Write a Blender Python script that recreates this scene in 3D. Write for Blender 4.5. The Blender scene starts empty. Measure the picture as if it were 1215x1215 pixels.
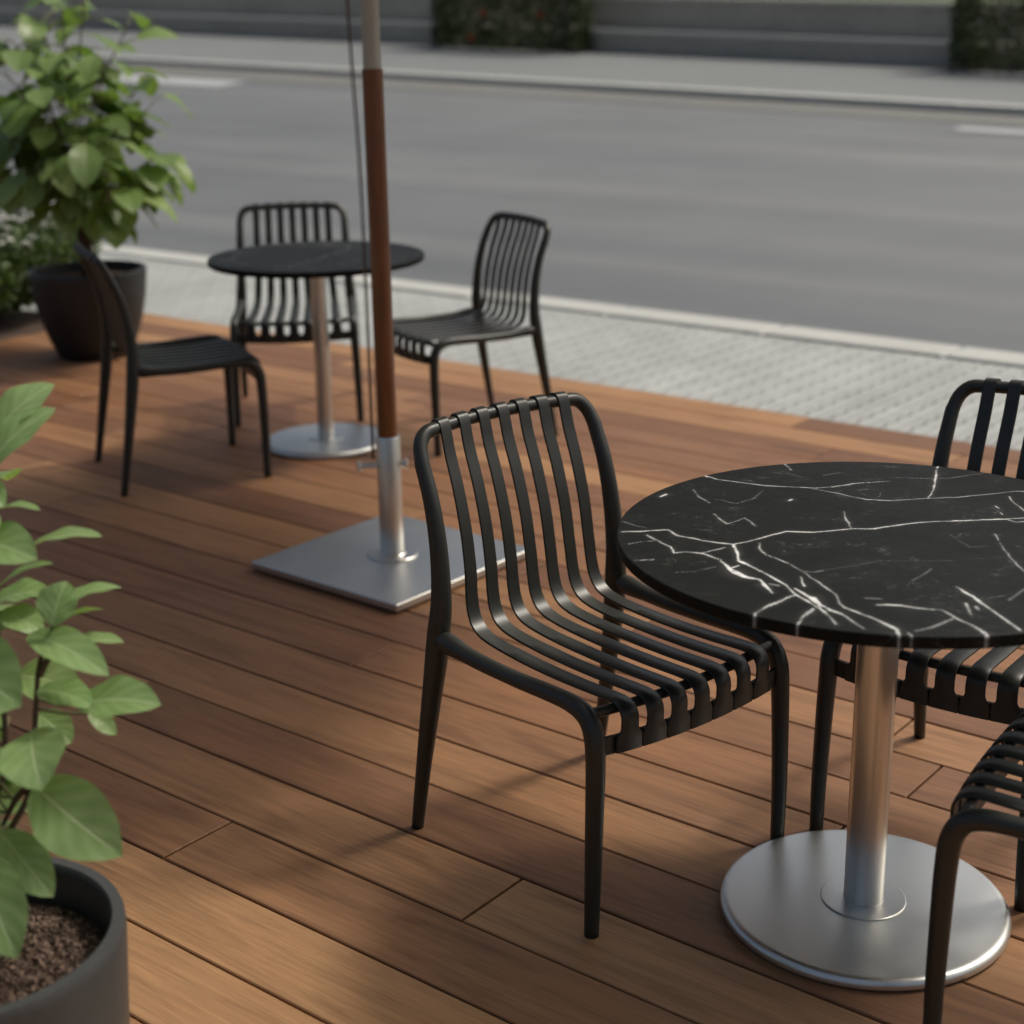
import bpy, math, random
import numpy as np
from mathutils import Vector
random.seed(7); rng = np.random.default_rng(7)
PI = math.pi
S = bpy.context.scene
C = S.collection

# ------------------------------------------------------------------ materials
def mat(name):
    m = bpy.data.materials.new(name); m.use_nodes = True
    nt = m.node_tree; b = nt.nodes['Principled BSDF']
    return m, nt, b
def N(nt, t, **kw):
    n = nt.nodes.new(t)
    for k, v in kw.items():
        if k in n.inputs: n.inputs[k].default_value = v
        else: setattr(n, k, v)
    return n
def L(nt, a, b): nt.links.new(a, b)
def ramp(nt, fac, stops):
    r = nt.nodes.new('ShaderNodeValToRGB'); cr = r.color_ramp
    while len(cr.elements) < len(stops): cr.elements.new(.5)
    for e, (p, c) in zip(cr.elements, stops):
        e.position = p; e.color = (*c, 1) if len(c) == 3 else c
    L(nt, fac, r.inputs[0]); return r
def mixc(nt, fac, a, b, mode='MIX'):
    n = nt.nodes.new('ShaderNodeMix'); n.data_type = 'RGBA'; n.blend_type = mode
    for s, v in ((0, fac), (6, a), (7, b)):
        if hasattr(v, 'links'): L(nt, v, n.inputs[s])
        elif s == 0: n.inputs[0].default_value = v
        else: n.inputs[s].default_value = (*v, 1)
    return n.outputs[2]
def math_(nt, op, a, b=None, c=None):
    n = nt.nodes.new('ShaderNodeMath'); n.operation = op
    for i, v in enumerate((a, b, c)):
        if v is None: continue
        if hasattr(v, 'links'): L(nt, v, n.inputs[i])
        else: n.inputs[i].default_value = v
    return n.outputs[0]
def coords(nt, scale=(1,1,1), src='Object', rot=(0,0,0)):
    t = nt.nodes.new('ShaderNodeTexCoord'); m = nt.nodes.new('ShaderNodeMapping')
    m.inputs['Scale'].default_value = scale; m.inputs['Rotation'].default_value = rot
    L(nt, t.outputs[src], m.inputs[0]); return m.outputs[0]
def noise(nt, vec, scale, detail=4, rough=.55, dist=0):
    n = N(nt, 'ShaderNodeTexNoise', Scale=scale, Detail=detail, Roughness=rough, Distortion=dist)
    L(nt, vec, n.inputs['Vector']); return n.outputs[0]
def bump(nt, b, h, s, d=.01):
    n = N(nt, 'ShaderNodeBump', Strength=s, Distance=d); L(nt, h, n.inputs['Height']); L(nt, n.outputs[0], b.inputs['Normal'])

def m_deck():
    m, nt, b = mat('deck_wood')
    geo = nt.nodes.new('ShaderNodeNewGeometry'); rnd = geo.outputs['Random Per Island']
    tc = nt.nodes.new('ShaderNodeTexCoord')
    off = nt.nodes.new('ShaderNodeCombineXYZ')
    L(nt, math_(nt, 'MULTIPLY', rnd, 37.), off.inputs[0]); L(nt, math_(nt, 'MULTIPLY', rnd, 91.), off.inputs[1])
    add = nt.nodes.new('ShaderNodeVectorMath'); add.operation = 'ADD'
    L(nt, tc.outputs['Object'], add.inputs[0]); L(nt, off.outputs[0], add.inputs[1])
    def mp(sc):
        q = nt.nodes.new('ShaderNodeMapping'); q.inputs['Scale'].default_value = sc; L(nt, add.outputs[0], q.inputs[0]); return q.outputs[0]
    g1 = noise(nt, mp((.9, 9, 4)), 2.2, 5, .6, .9)
    g2 = noise(nt, mp((2.2, 60, 20)), 2.0, 4, .65, .4)
    g3 = noise(nt, mp((6, 190, 60)), 2.0, 2, .6, .1)
    base = ramp(nt, rnd, [(0, (0.151, 0.067, 0.034)), (0.18, (0.239, 0.114, 0.052)), (0.36, (0.297, 0.151, 0.068)), (0.52, (0.169, 0.075, 0.038)), (0.68, (0.258, 0.124, 0.056)), (0.84, (0.363, 0.197, 0.089)), (1, (0.212, 0.096, 0.046))])
    d1 = ramp(nt, g1, [(.28, (.62, .58, .55)), (.5, (1, 1, 1)), (.75, (1.28, 1.26, 1.2))])
    d2 = ramp(nt, g2, [(.3, (.72, .69, .66)), (.55, (1.02, 1.02, 1.02)), (.8, (1.16, 1.15, 1.12))])
    c = mixc(nt, .85, base.outputs[0], d1.outputs[0], 'MULTIPLY')
    c = mixc(nt, .8, c, d2.outputs[0], 'MULTIPLY')
    d3 = ramp(nt, g3, [(.35, (.8, .78, .76)), (.5, (1, 1, 1))])
    c = mixc(nt, .55, c, d3.outputs[0], 'MULTIPLY')
    # faint worn and dusty patches
    w = noise(nt, coords(nt), 1.3, 5, .6)
    wr = ramp(nt, w, [(.42, (0, 0, 0)), (.75, (1, 1, 1))])
    c = mixc(nt, math_(nt, 'MULTIPLY', wr.outputs[0], .18), c, (.30, .21, .15))
    L(nt, c, b.inputs['Base Color'])
    b.inputs['Specular IOR Level'].default_value = .3
    rr = ramp(nt, w, [(.3, (.48,)*3), (.7, (.65,)*3)]); L(nt, rr.outputs[0], b.inputs['Roughness'])
    bump(nt, b, g2, .18, .002)
    return m
def m_plastic():
    m, nt, b = mat('black_resin')
    n = noise(nt, coords(nt), 900, 2)
    s = noise(nt, coords(nt), 9, 4)
    c = mixc(nt, s, (.0150, .0160, .0128), (.0215, .0228, .0188)); L(nt, c, b.inputs['Base Color'])
    rr = ramp(nt, s, [(.3, (.36,)*3), (.7, (.46,)*3)]); L(nt, rr.outputs[0], b.inputs['Roughness'])
    bump(nt, b, n, .12, .0006); return m
def m_steel(name, col, rough, radial=False):
    m, nt, b = mat(name); b.inputs['Metallic'].default_value = 1
    v = coords(nt, (60, 60, 1.2) if not radial else (3, 200, 3))
    n = noise(nt, v, 8, 3, .6); s = noise(nt, coords(nt), 5, 4)
    c = mixc(nt, s, tuple(x*.93 for x in col), tuple(min(1, x*1.05) for x in col)); L(nt, c, b.inputs['Base Color'])
    L(nt, math_(nt, 'ADD', math_(nt, 'MULTIPLY', s, .14), rough-.07), b.inputs['Roughness'])
    bump(nt, b, n, .05, .0008); return m
def m_marble():
    m, nt, b = mat('black_marble')
    a = N(nt, 'ShaderNodeAttribute', attribute_name='vein')
    co = coords(nt)
    n1 = noise(nt, co, 55, 5, .7); n2 = noise(nt, co, 7, 6, .65, .6); n3 = noise(nt, co, 16, 5, .6, 1.2)
    cl = ramp(nt, n2, [(.3, (.0052, .0056, .0044)), (.7, (.0105, .0112, .0090))])
    fine = ramp(nt, n3, [(.492, (0, 0, 0)), (.5, (1, 1, 1)), (.508, (0, 0, 0))])
    patch = ramp(nt, n2, [(.52, (0, 0, 0)), (.7, (1, 1, 1))])
    f2 = math_(nt, 'MULTIPLY', math_(nt, 'MULTIPLY', fine.outputs[0], patch.outputs[0]), .20)
    br = ramp(nt, n1, [(.30, (.34,)*3), (.54, (1,)*3)])
    f = math_(nt, 'MAXIMUM', math_(nt, 'MULTIPLY', a.outputs['Fac'], br.outputs[0]), f2)
    c = mixc(nt, f, cl.outputs[0], (.92, .92, .89)); L(nt, c, b.inputs['Base Color'])
    b.inputs['Roughness'].default_value = .40
    b.inputs['Specular IOR Level'].default_value = .09
    rr = ramp(nt, n1, [(.3, (.42,)*3), (.7, (.52,)*3)]); L(nt, rr.outputs[0], b.inputs['Roughness'])
    return m
def m_plain(name, c1, c2, rough, sc=30, bs=.1, bd=.003, spec=.5):
    m, nt, b = mat(name); co = coords(nt)
    n = noise(nt, co, sc, 6, .65); n2 = noise(nt, co, sc*.11, 4, .6)
    f = math_(nt, 'ADD', math_(nt, 'MULTIPLY', n, .6), math_(nt, 'MULTIPLY', n2, .4))
    r = ramp(nt, f, [(.32, c1), (.68, c2)]); L(nt, r.outputs[0], b.inputs['Base Color'])
    b.inputs['Roughness'].default_value = rough; b.inputs['Specular IOR Level'].default_value = spec
    bump(nt, b, n, bs, bd); return m
def m_leaf(name, c1, c2, vein, tr=.35, rough=.42):
    m, nt, b = mat(name)
    uv = nt.nodes.new('ShaderNodeUVMap'); sx = nt.nodes.new('ShaderNodeSeparateXYZ'); L(nt, uv.outputs[0], sx.inputs[0])
    u = sx.outputs[0]; v = math_(nt, 'ABSOLUTE', math_(nt, 'SUBTRACT', sx.outputs[1], .5))
    geo = nt.nodes.new('ShaderNodeNewGeometry'); rnd = geo.outputs['Random Per Island']
    n = noise(nt, coords(nt), 24, 5, .6)
    base = mixc(nt, math_(nt, 'ADD', math_(nt, 'MULTIPLY', rnd, .7), math_(nt, 'MULTIPLY', n, .35)), c1, c2)
    mid = math_(nt, 'LESS_THAN', v, .022)
    midr = ramp(nt, v, [(0, (1,)*3), (.018, (.9,)*3), (.035, (0,)*3)])
    ph = math_(nt, 'FRACT', math_(nt, 'ADD', math_(nt, 'SUBTRACT', math_(nt, 'MULTIPLY', u, 5), math_(nt, 'MULTIPLY', v, 3.4)), math_(nt, 'MULTIPLY', n, .5)))
    tri = math_(nt, 'ABSOLUTE', math_(nt, 'SUBTRACT', ph, .5))
    side = ramp(nt, tri, [(0, (1,)*3), (.03, (.75,)*3), (.13, (0,)*3)])
    soft = ramp(nt, tri, [(0, (1,)*3), (.5, (0,)*3)])
    f = math_(nt, 'MAXIMUM', midr.outputs[0], math_(nt, 'MULTIPLY', side.outputs[0], .38))
    f = math_(nt, 'MAXIMUM', f, math_(nt, 'MULTIPLY', soft.outputs[0], .30))
    col = mixc(nt, math_(nt, 'MULTIPLY', f, .55), base, vein)
    L(nt, col, b.inputs['Base Color']); b.inputs['Roughness'].default_value = rough-.06; b.inputs['Specular IOR Level'].default_value = .42
    h = math_(nt, 'SUBTRACT', 1., f); bump(nt, b, h, .35, .003)
    t = nt.nodes.new('ShaderNodeBsdfTranslucent'); L(nt, mixc(nt, 1., col, (1.15, 1.25, .6), 'MULTIPLY'), t.inputs[0])
    mx = nt.nodes.new('ShaderNodeMixShader'); mx.inputs[0].default_value = tr
    L(nt, b.outputs[0], mx.inputs[1]); L(nt, t.outputs[0], mx.inputs[2])
    L(nt, mx.outputs[0], nt.nodes['Material Output'].inputs[0]); return m
def m_paving():
    m, nt, b = mat('grey_paving_blocks')
    co = coords(nt, rot=(0, 0, PI/2))
    w = noise(nt, coords(nt), 3, 2)
    br = N(nt, 'ShaderNodeTexBrick', Scale=1.0); br.offset = .5
    for k, v in (('Color1', (.345, .360, .350, 1)), ('Color2', (.395, .410, .398, 1)), ('Mortar', (.27, .28, .272, 1)), ('Mortar Size', .006), ('Mortar Smooth', .3), ('Bias', 0.), ('Brick Width', .24), ('Row Height', .118)):
        br.inputs[k].default_value = v
    L(nt, co, br.inputs[0])
    n = noise(nt, coords(nt), 60, 5, .7); n2 = noise(nt, coords(nt), 1.6, 4, .6)
    sx = nt.nodes.new('ShaderNodeSeparateXYZ'); L(nt, coords(nt), sx.inputs[0])
    zig = math_(nt, 'MULTIPLY', math_(nt, 'PINGPONG', sx.outputs[1], .06), .35)
    fx = math_(nt, 'FRACT', math_(nt, 'DIVIDE', math_(nt, 'ADD', sx.outputs[0], zig), .118))
    ln = ramp(nt, math_(nt, 'ABSOLUTE', math_(nt, 'SUBTRACT', fx, .5)), [(0, (.48,)*3), (.045, (.55,)*3), (.09, (1,)*3)])
    g = ramp(nt, n, [(.3, (.86,)*3), (.7, (1.1,)*3)]); g2 = ramp(nt, n2, [(.3, (.86,)*3), (.7, (1.08,)*3)])
    c = mixc(nt, 1., mixc(nt, 1., mixc(nt, 1., br.outputs[0], ln.outputs[0], 'MULTIPLY'), g.outputs[0], 'MULTIPLY'), g2.outputs[0], 'MULTIPLY')
    L(nt, c, b.inputs['Base Color']); b.inputs['Roughness'].default_value = .8
    bump(nt, b, math_(nt, 'SUBTRACT', 1., br.outputs['Fac']), .5, .006); return m
def m_asphalt():
    m, nt, b = mat('asphalt')
    n = noise(nt, coords(nt), 140, 4, .75)
    band = noise(nt, coords(nt, (.035, .75, 1)), 1.4, 4, .55)      # wheel tracks along the road
    blot = noise(nt, coords(nt), .5, 5, .6)
    c = ramp(nt, band, [(.3, (.112, .120, .129)), (.5, (.138, .146, .153)), (.7, (.176, .181, .182))])
    g = ramp(nt, n, [(.3, (.75,)*3), (.7, (1.2,)*3)]); g2 = ramp(nt, blot, [(.3, (.9,)*3), (.7, (1.08,)*3)])
    cc = mixc(nt, 1., mixc(nt, 1., c.outputs[0], g.outputs[0], 'MULTIPLY'), g2.outputs[0], 'MULTIPLY')
    L(nt, cc, b.inputs['Base Color'])
    rr = ramp(nt, band, [(.3, (.62,)*3), (.7, (.78,)*3)]); L(nt, rr.outputs[0], b.inputs['Roughness'])
    bump(nt, b, n, .3, .004); return m
def m_pole():
    m, nt, b = mat('varnished_pole_wood')
    g = noise(nt, coords(nt, (30, 30, 1.5)), 3, 5, .6, .6)
    r = ramp(nt, g, [(.3, (.135, .044, .011)), (.6, (.205, .073, .019)), (.8, (.250, .098, .028))]); L(nt, r.outputs[0], b.inputs['Base Color'])
    b.inputs['Roughness'].default_value = .28; bump(nt, b, g, .1, .001); return m

M = dict(
    deck=m_deck(), resin=m_plastic(), marble=m_marble(),
    steel=m_steel('brushed_steel', (.68, .665, .625), .30), plate=m_steel('brushed_steel_plate', (.64, .645, .62), .36, True),
    dull=m_steel('dull_steel', (.40, .375, .335), .42), pole=m_pole(), asphalt=m_asphalt(), paving=m_paving(),
    kerb=m_plain('kerb_concrete', (.38, .385, .36), (.46, .465, .44), .8, 22),
    walk=m_plain('pavement_concrete', (.140, .150, .153), (.18, .19, .192), .8, 6),
    gutter=m_plain('gutter_concrete', (.13, .13, .122), (.17, .17, .16), .85, 8),
    wall=m_plain('weathered_wall_concrete', (.29, .275, .235), (.40, .38, .33), .9, 5, .3, .01),
    ledge=m_plain('ledge_concrete', (.40, .395, .36), (.50, .49, .45), .85, 9),
    paint=m_plain('road_paint', (.32, .335, .345), (.44, .455, .46), .6, 18),
    pot=m_plain('graphite_planter', (.042, .044, .044), (.057, .059, .058), .42, 70, .06, .001),
    potd=m_plain('dark_planter', (.010, .0102, .0098), (.015, .0152, .0146), .5, 60, .06, .001),
    soil=m_plain('potting_soil', (.030, .018, .012), (.110, .066, .046), .95, 130, .9, .01),
    bark=m_plain('bark_chip', (.085, .050, .034), (.24, .165, .125), .9, 40),
    under=m_plain('dark_underlay', (.012, .009, .007), (.02, .015, .012), .95, 12),
    ground=m_plain('earth', (.07, .06, .045), (.12, .11, .08), .95, 2),
    stem=m_plain('woody_stem', (.045, .026, .016), (.085, .052, .034), .7, 60),
    twig=m_plain('green_twig', (.10, .10, .045), (.16, .15, .07), .6, 60),
    leaf=m_leaf('bright_leaf', (.165, .280, .088), (.285, .410, .165), (.54, .63, .38)),
    leafd=m_leaf('mid_leaf', (.090, .165, .042), (.235, .330, .105), (.30, .38, .15)),
    shrub=m_leaf('shrub_leaf', (.030, .058, .015), (.085, .130, .035), (.11, .16, .05), .25, .6),
    hedge=m_leaf('hedge_leaf', (.026, .042, .012), (.062, .084, .024), (.07, .09, .03), .2, .6),
    lawn=m_plain('lawn', (.04, .06, .018), (.07, .10, .03), .95, 5),
    white=m_plain('white_petal', (.62, .62, .56), (.78, .78, .72), .7, 20),
    orange=m_plain('orange_petal', (.42, .05, .018), (.62, .11, .03), .7, 20),
    cord=m_plain('brown_cord', (.085, .052, .034), (.15, .10, .07), .8, 200),
    canvas=m_plain('beige_canvas', (.55, .52, .45), (.63, .60, .53), .9, 80),
)
def _canvas():
    nt = M['canvas'].node_tree; b = nt.nodes['Principled BSDF']; t = nt.nodes.new('ShaderNodeBsdfTranslucent'); t.inputs[0].default_value = (.6, .57, .5, 1)
    mx = nt.nodes.new('ShaderNodeMixShader'); mx.inputs[0].default_value = .3
    L(nt, b.outputs[0], mx.inputs[1]); L(nt, t.outputs[0], mx.inputs[2]); L(nt, mx.outputs[0], nt.nodes['Material Output'].inputs[0])
_canvas()

# ------------------------------------------------------------------ mesh tools
class MB:
    def __init__(s): s.v = []; s.f = []; s.mi = []; s.n = 0; s.flat = []
    def add(s, V, F, mi=0, flat=False):
        V = np.asarray(V, float); s.v.append(V); s.f += [tuple(i+s.n for i in f) for f in F]
        s.mi += [mi]*len(F); s.flat += [flat]*len(F); s.n += len(V); return s
    def sweep(s, P, R, seg=14, caps=(True, True), closed=False, mi=0, ring0=0, ring1=None, ell=None):
        P = np.asarray(P, float); R = np.broadcast_to(np.asarray(R, float), (len(P),))
        T = np.gradient(P, axis=0)
        T /= np.linalg.norm(T, axis=1)[:, None]
        ref = np.array([0, 0, 1.]) if abs(T[0][2]) < .9 else np.array([1., 0, 0])
        n = np.cross(T[0], ref); n /= np.linalg.norm(n); V = []
        a = np.arange(seg)*2*PI/seg
        for i in range(len(P)):
            n = n - T[i]*(n@T[i]); n /= np.linalg.norm(n); b = np.cross(T[i], n)
            V.append(P[i] + R[i]*(np.cos(a)[:, None]*n + np.sin(a)[:, None]*b))
        V = V[ring0:ring1]; k = len(V); F = []
        for i in range(k-1):
            for j in range(seg):
                F.append((i*seg+j, i*seg+(j+1) % seg, (i+1)*seg+(j+1) % seg, (i+1)*seg+j))
        if caps[0]: F.append(tuple(range(seg-1, -1, -1)))
        if caps[1]: F.append(tuple((k-1)*seg+j for j in range(seg)))
        return s.add(np.concatenate(V), F, mi)
    def lathe(s, prof, seg=48, at=(0, 0, 0), mi=0, flat=False):
        a = np.arange(seg)*2*PI/seg; V = []; F = []
        for r, z in prof: V += [(at[0]+r*math.cos(t), at[1]+r*math.sin(t), at[2]+z) for t in a]
        for i in range(len(prof)-1):
            for j in range(seg):
                F.append((i*seg+j, i*seg+(j+1) % seg, (i+1)*seg+(j+1) % seg, (i+1)*seg+j))
        for i, fl in ((0, True), (len(prof)-1, False)):
            if prof[i][0] > 1e-4:
                r = tuple(i*seg+j for j in range(seg)); F.append(r[::-1] if fl else r)
        return s.add(V, F, mi, flat)
    def box(s, x0, x1, y0, y1, z0, z1, mi=0):
        V = [(x, y, z) for z in (z0, z1) for x, y in ((x0, y0), (x1, y0), (x1, y1), (x0, y1))]
        return s.add(V, [(3, 2, 1, 0), (4, 5, 6, 7), (0, 1, 5, 4), (1, 2, 6, 5), (2, 3, 7, 6), (3, 0, 4, 7)], mi, True)
    def build(s, name, mats, parent=None, smooth=True, bevel=0, uv=None, auto=None):
        me = bpy.data.meshes.new(name)
        me.from_pydata(np.concatenate(s.v).tolist(), [], s.f); me.update()
        for m in (mats if isinstance(mats, (list, tuple)) else [mats]): me.materials.append(m)
        if any(s.mi): me.polygons.foreach_set('material_index', s.mi)
        me.polygons.foreach_set('use_smooth', [smooth and not f for f in s.flat])
        if uv is not None:
            l = me.uv_layers.new(name='UVMap'); vi = np.empty(len(me.loops), np.int32); me.loops.foreach_get('vertex_index', vi)
            l.data.foreach_set('uv', np.concatenate(uv)[vi].ravel())
        if auto: me.set_sharp_from_angle(angle=math.radians(auto))
        o = bpy.data.objects.new(name, me); C.objects.link(o)
        if parent: o.parent = parent
        if bevel:
            b = o.modifiers.new('bevel', 'BEVEL'); b.width = bevel; b.segments = 3; b.limit_method = 'ANGLE'; b.angle_limit = math.radians(40)
        return o
def spline(pts, n=8):
    P = np.asarray(pts, float); Q = np.vstack([2*P[0]-P[1], P, 2*P[-1]-P[-2]]); out = []
    for i in range(1, len(Q)-2):
        a, b, c, d = Q[i-1:i+3]
        for t in np.arange(n)/n:
            out.append(.5*(2*b+(c-a)*t+(2*a-5*b+4*c-d)*t*t+(3*b-a-3*c+d)*t**3))
    out.append(Q[-2]); return np.array(out)
def tag(o, label=None, cat=None, group=None, kind=None):
    for k, v in (('label', label), ('category', cat), ('group', group), ('kind', kind)):
        if v: o[k] = v
    return o
def empty(name, loc, rz=0, label=None, cat=None, group=None):
    o = bpy.data.objects.new(name, None); C.objects.link(o); o.location = loc; o.rotation_euler = (0, 0, rz); o.empty_display_size = .1
    return tag(o, label, cat, group)
def copy_tree(r, loc, rz, label, s=1):
    c = r.copy(); C.objects.link(c); c.location = loc; c.rotation_euler = (0, 0, rz); c.scale = (s,)*3; c['label'] = label
    for ch in r.children:
        d = ch.copy(); C.objects.link(d); d.parent = c
        for g in ch.children:
            e = g.copy(); C.objects.link(e); e.parent = d
    return c

# ------------------------------------------------------------------ the setting
def sheet(name, xs, ys, zf, m, kind='structure'):
    V = [(x, y, zf(x, y)) for y in ys for x in xs]; nx = len(xs)
    F = [(j*nx+i, j*nx+i+1, (j+1)*nx+i+1, (j+1)*nx+i) for j in range(len(ys)-1) for i in range(nx-1)]
    o = MB().add(V, F).build(name, m); o['kind'] = kind; return o
XS = np.linspace(-80, 40, 61)
KN, RN, KF, WF = 7.12, 7.38, 19.0, 24.0           # near kerb, road edge, far kerb, far wall
zfar = lambda x: .092-.0302*x                      # the street climbs away from the terrace
zwall = lambda x: .299-.034*x
def zroad(x, y):
    t = (y-RN)/(KF-RN); t = max(0, min(1, t)); return -.10*(1-t)+t*zfar(x)
sheet('ground', [-900, 900], [-900, 900], lambda x, y: -4.2, M['ground'])
sheet('road', XS, np.linspace(RN-.02, KF+.02, 25), zroad, M['asphalt'])
sheet('gutter', XS, np.linspace(KF-1.05, KF-.004, 4), lambda x, y: zroad(x, y)+.008, M['gutter'])
sheet('pavement', np.linspace(-80, 40, 61), [-20, KN], lambda x, y: -.024, M['paving'])
k = MB()
for i in range(-80, 40):
    k.box(i*1.0+.004, i*1.0+.996, KN, RN, -.3, -.006)
o = k.build('kerb', M['kerb'], bevel=.02); o['kind'] = 'structure'
fk = MB()
xs = np.arange(-80, 40.1, 1.5)
for a, b in zip(xs[:-1], xs[1:]):
    a += .006; V = [(x, y, z) for x in (a, b) for y, z in ((KF, zfar(x)-.3), (KF, zfar(x)+.10), (KF+.30, zfar(x)+.11), (KF+.30, zfar(x)-.3))]
    fk.add(V, [(0, 1, 2, 3), (7, 6, 5, 4), (0, 4, 5, 1), (1, 5, 6, 2), (2, 6, 7, 3)], 0, True)
o = fk.build('far_kerb', M['kerb'], bevel=.02); o['kind'] = 'structure'
def zwalk(x, y):
    t = (y-KF-.3)/(WF-KF-.3); return (zfar(x)+.105)*(1-t)+zwall(x)*t
sheet('far_pavement', XS, np.linspace(KF+.3, WF+.4, 6), zwalk, M['walk'])
sheet('far_lawn', XS, np.linspace(WF+1.3, 160, 8), lambda x, y: zwall(x)+.78+.02*(y-WF), M['lawn'])
mk = MB()
def dash(x0, x1, y0, y1):
    V = [(x, y, zroad(x, y)+.012) for y in (y0, y1) for x in np.linspace(x0, x1, 6)]
    mk.add(V, [(i, i+1, 7+i, 6+i) for i in range(5)])
dash(-24.6, -19.4, 17.05, 17.75); dash(-7.35, -3.2, 17.2, 17.55); dash(-41, -36.6, 17.25, 17.6); dash(9.5, 13.7, 17.2, 17.55)
o = mk.build('road_marking', M['paint']); o['kind'] = 'structure'
# planting soil left of the deck
sheet('planting_bed', [-11.5, -7.2], [-8, 5.35], lambda x, y: -.012, M['soil'])
sheet('planting_bed', [-11.5, -8.15], [5.35, 6.1], lambda x, y: -.012, M['soil'])
# deck: real boards with open joints over a dark underlay
PW, Y0 = .1865, 1.549
sheet('deck_underlay', [-7.2, 4.0], [-4.0, 5.66], lambda x, y: -.018, M['under'])
dk = MB(); G = .0028
fixed = {1: [-2.302, .4], 2: [-1.674, -4.9], 3: [-3.02, 1.3], 4: [-4.4, -.5]}
def board(x0, x1, y0, y1):
    e = .0022; dz = float(rng.uniform(-.0007, .0007)); zt = dz; zb = -.017
    O = [(x0, y0), (x1, y0), (x1, y1), (x0, y1)]; I = [(x0+e, y0+e), (x1-e, y0+e), (x1-e, y1-e), (x0+e, y1-e)]
    V = [(*q, zb) for q in O]+[(*q, zt-e) for q in O]+[(*q, zt) for q in I]
    F = [(i, (i+1) % 4, 4+(i+1) % 4, 4+i) for i in range(4)]+[(4+i, 4+(i+1) % 4, 8+(i+1) % 4, 8+i) for i in range(4)]+[(8, 9, 10, 11)]
    dk.add(V, F, 0, True)
for r in range(-29, 22):
    y = Y0+r*PW; x = -7.2; cuts = fixed.get(r)
    if cuts is None:
        cuts = []; q = -7.2+float(rng.uniform(1.0, 3.2))
        while q < 3.6: cuts.append(q); q += float(rng.uniform(2.4, 3.4))
    for q in sorted(cuts)+[4.0]:
        if q-x > .05: board(x+G*1.15, q-G*1.15, y+G, min(y+PW, 5.655)-G)
        x = q
o = dk.build('deck', M['deck']); o['kind'] = 'structure'

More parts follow.
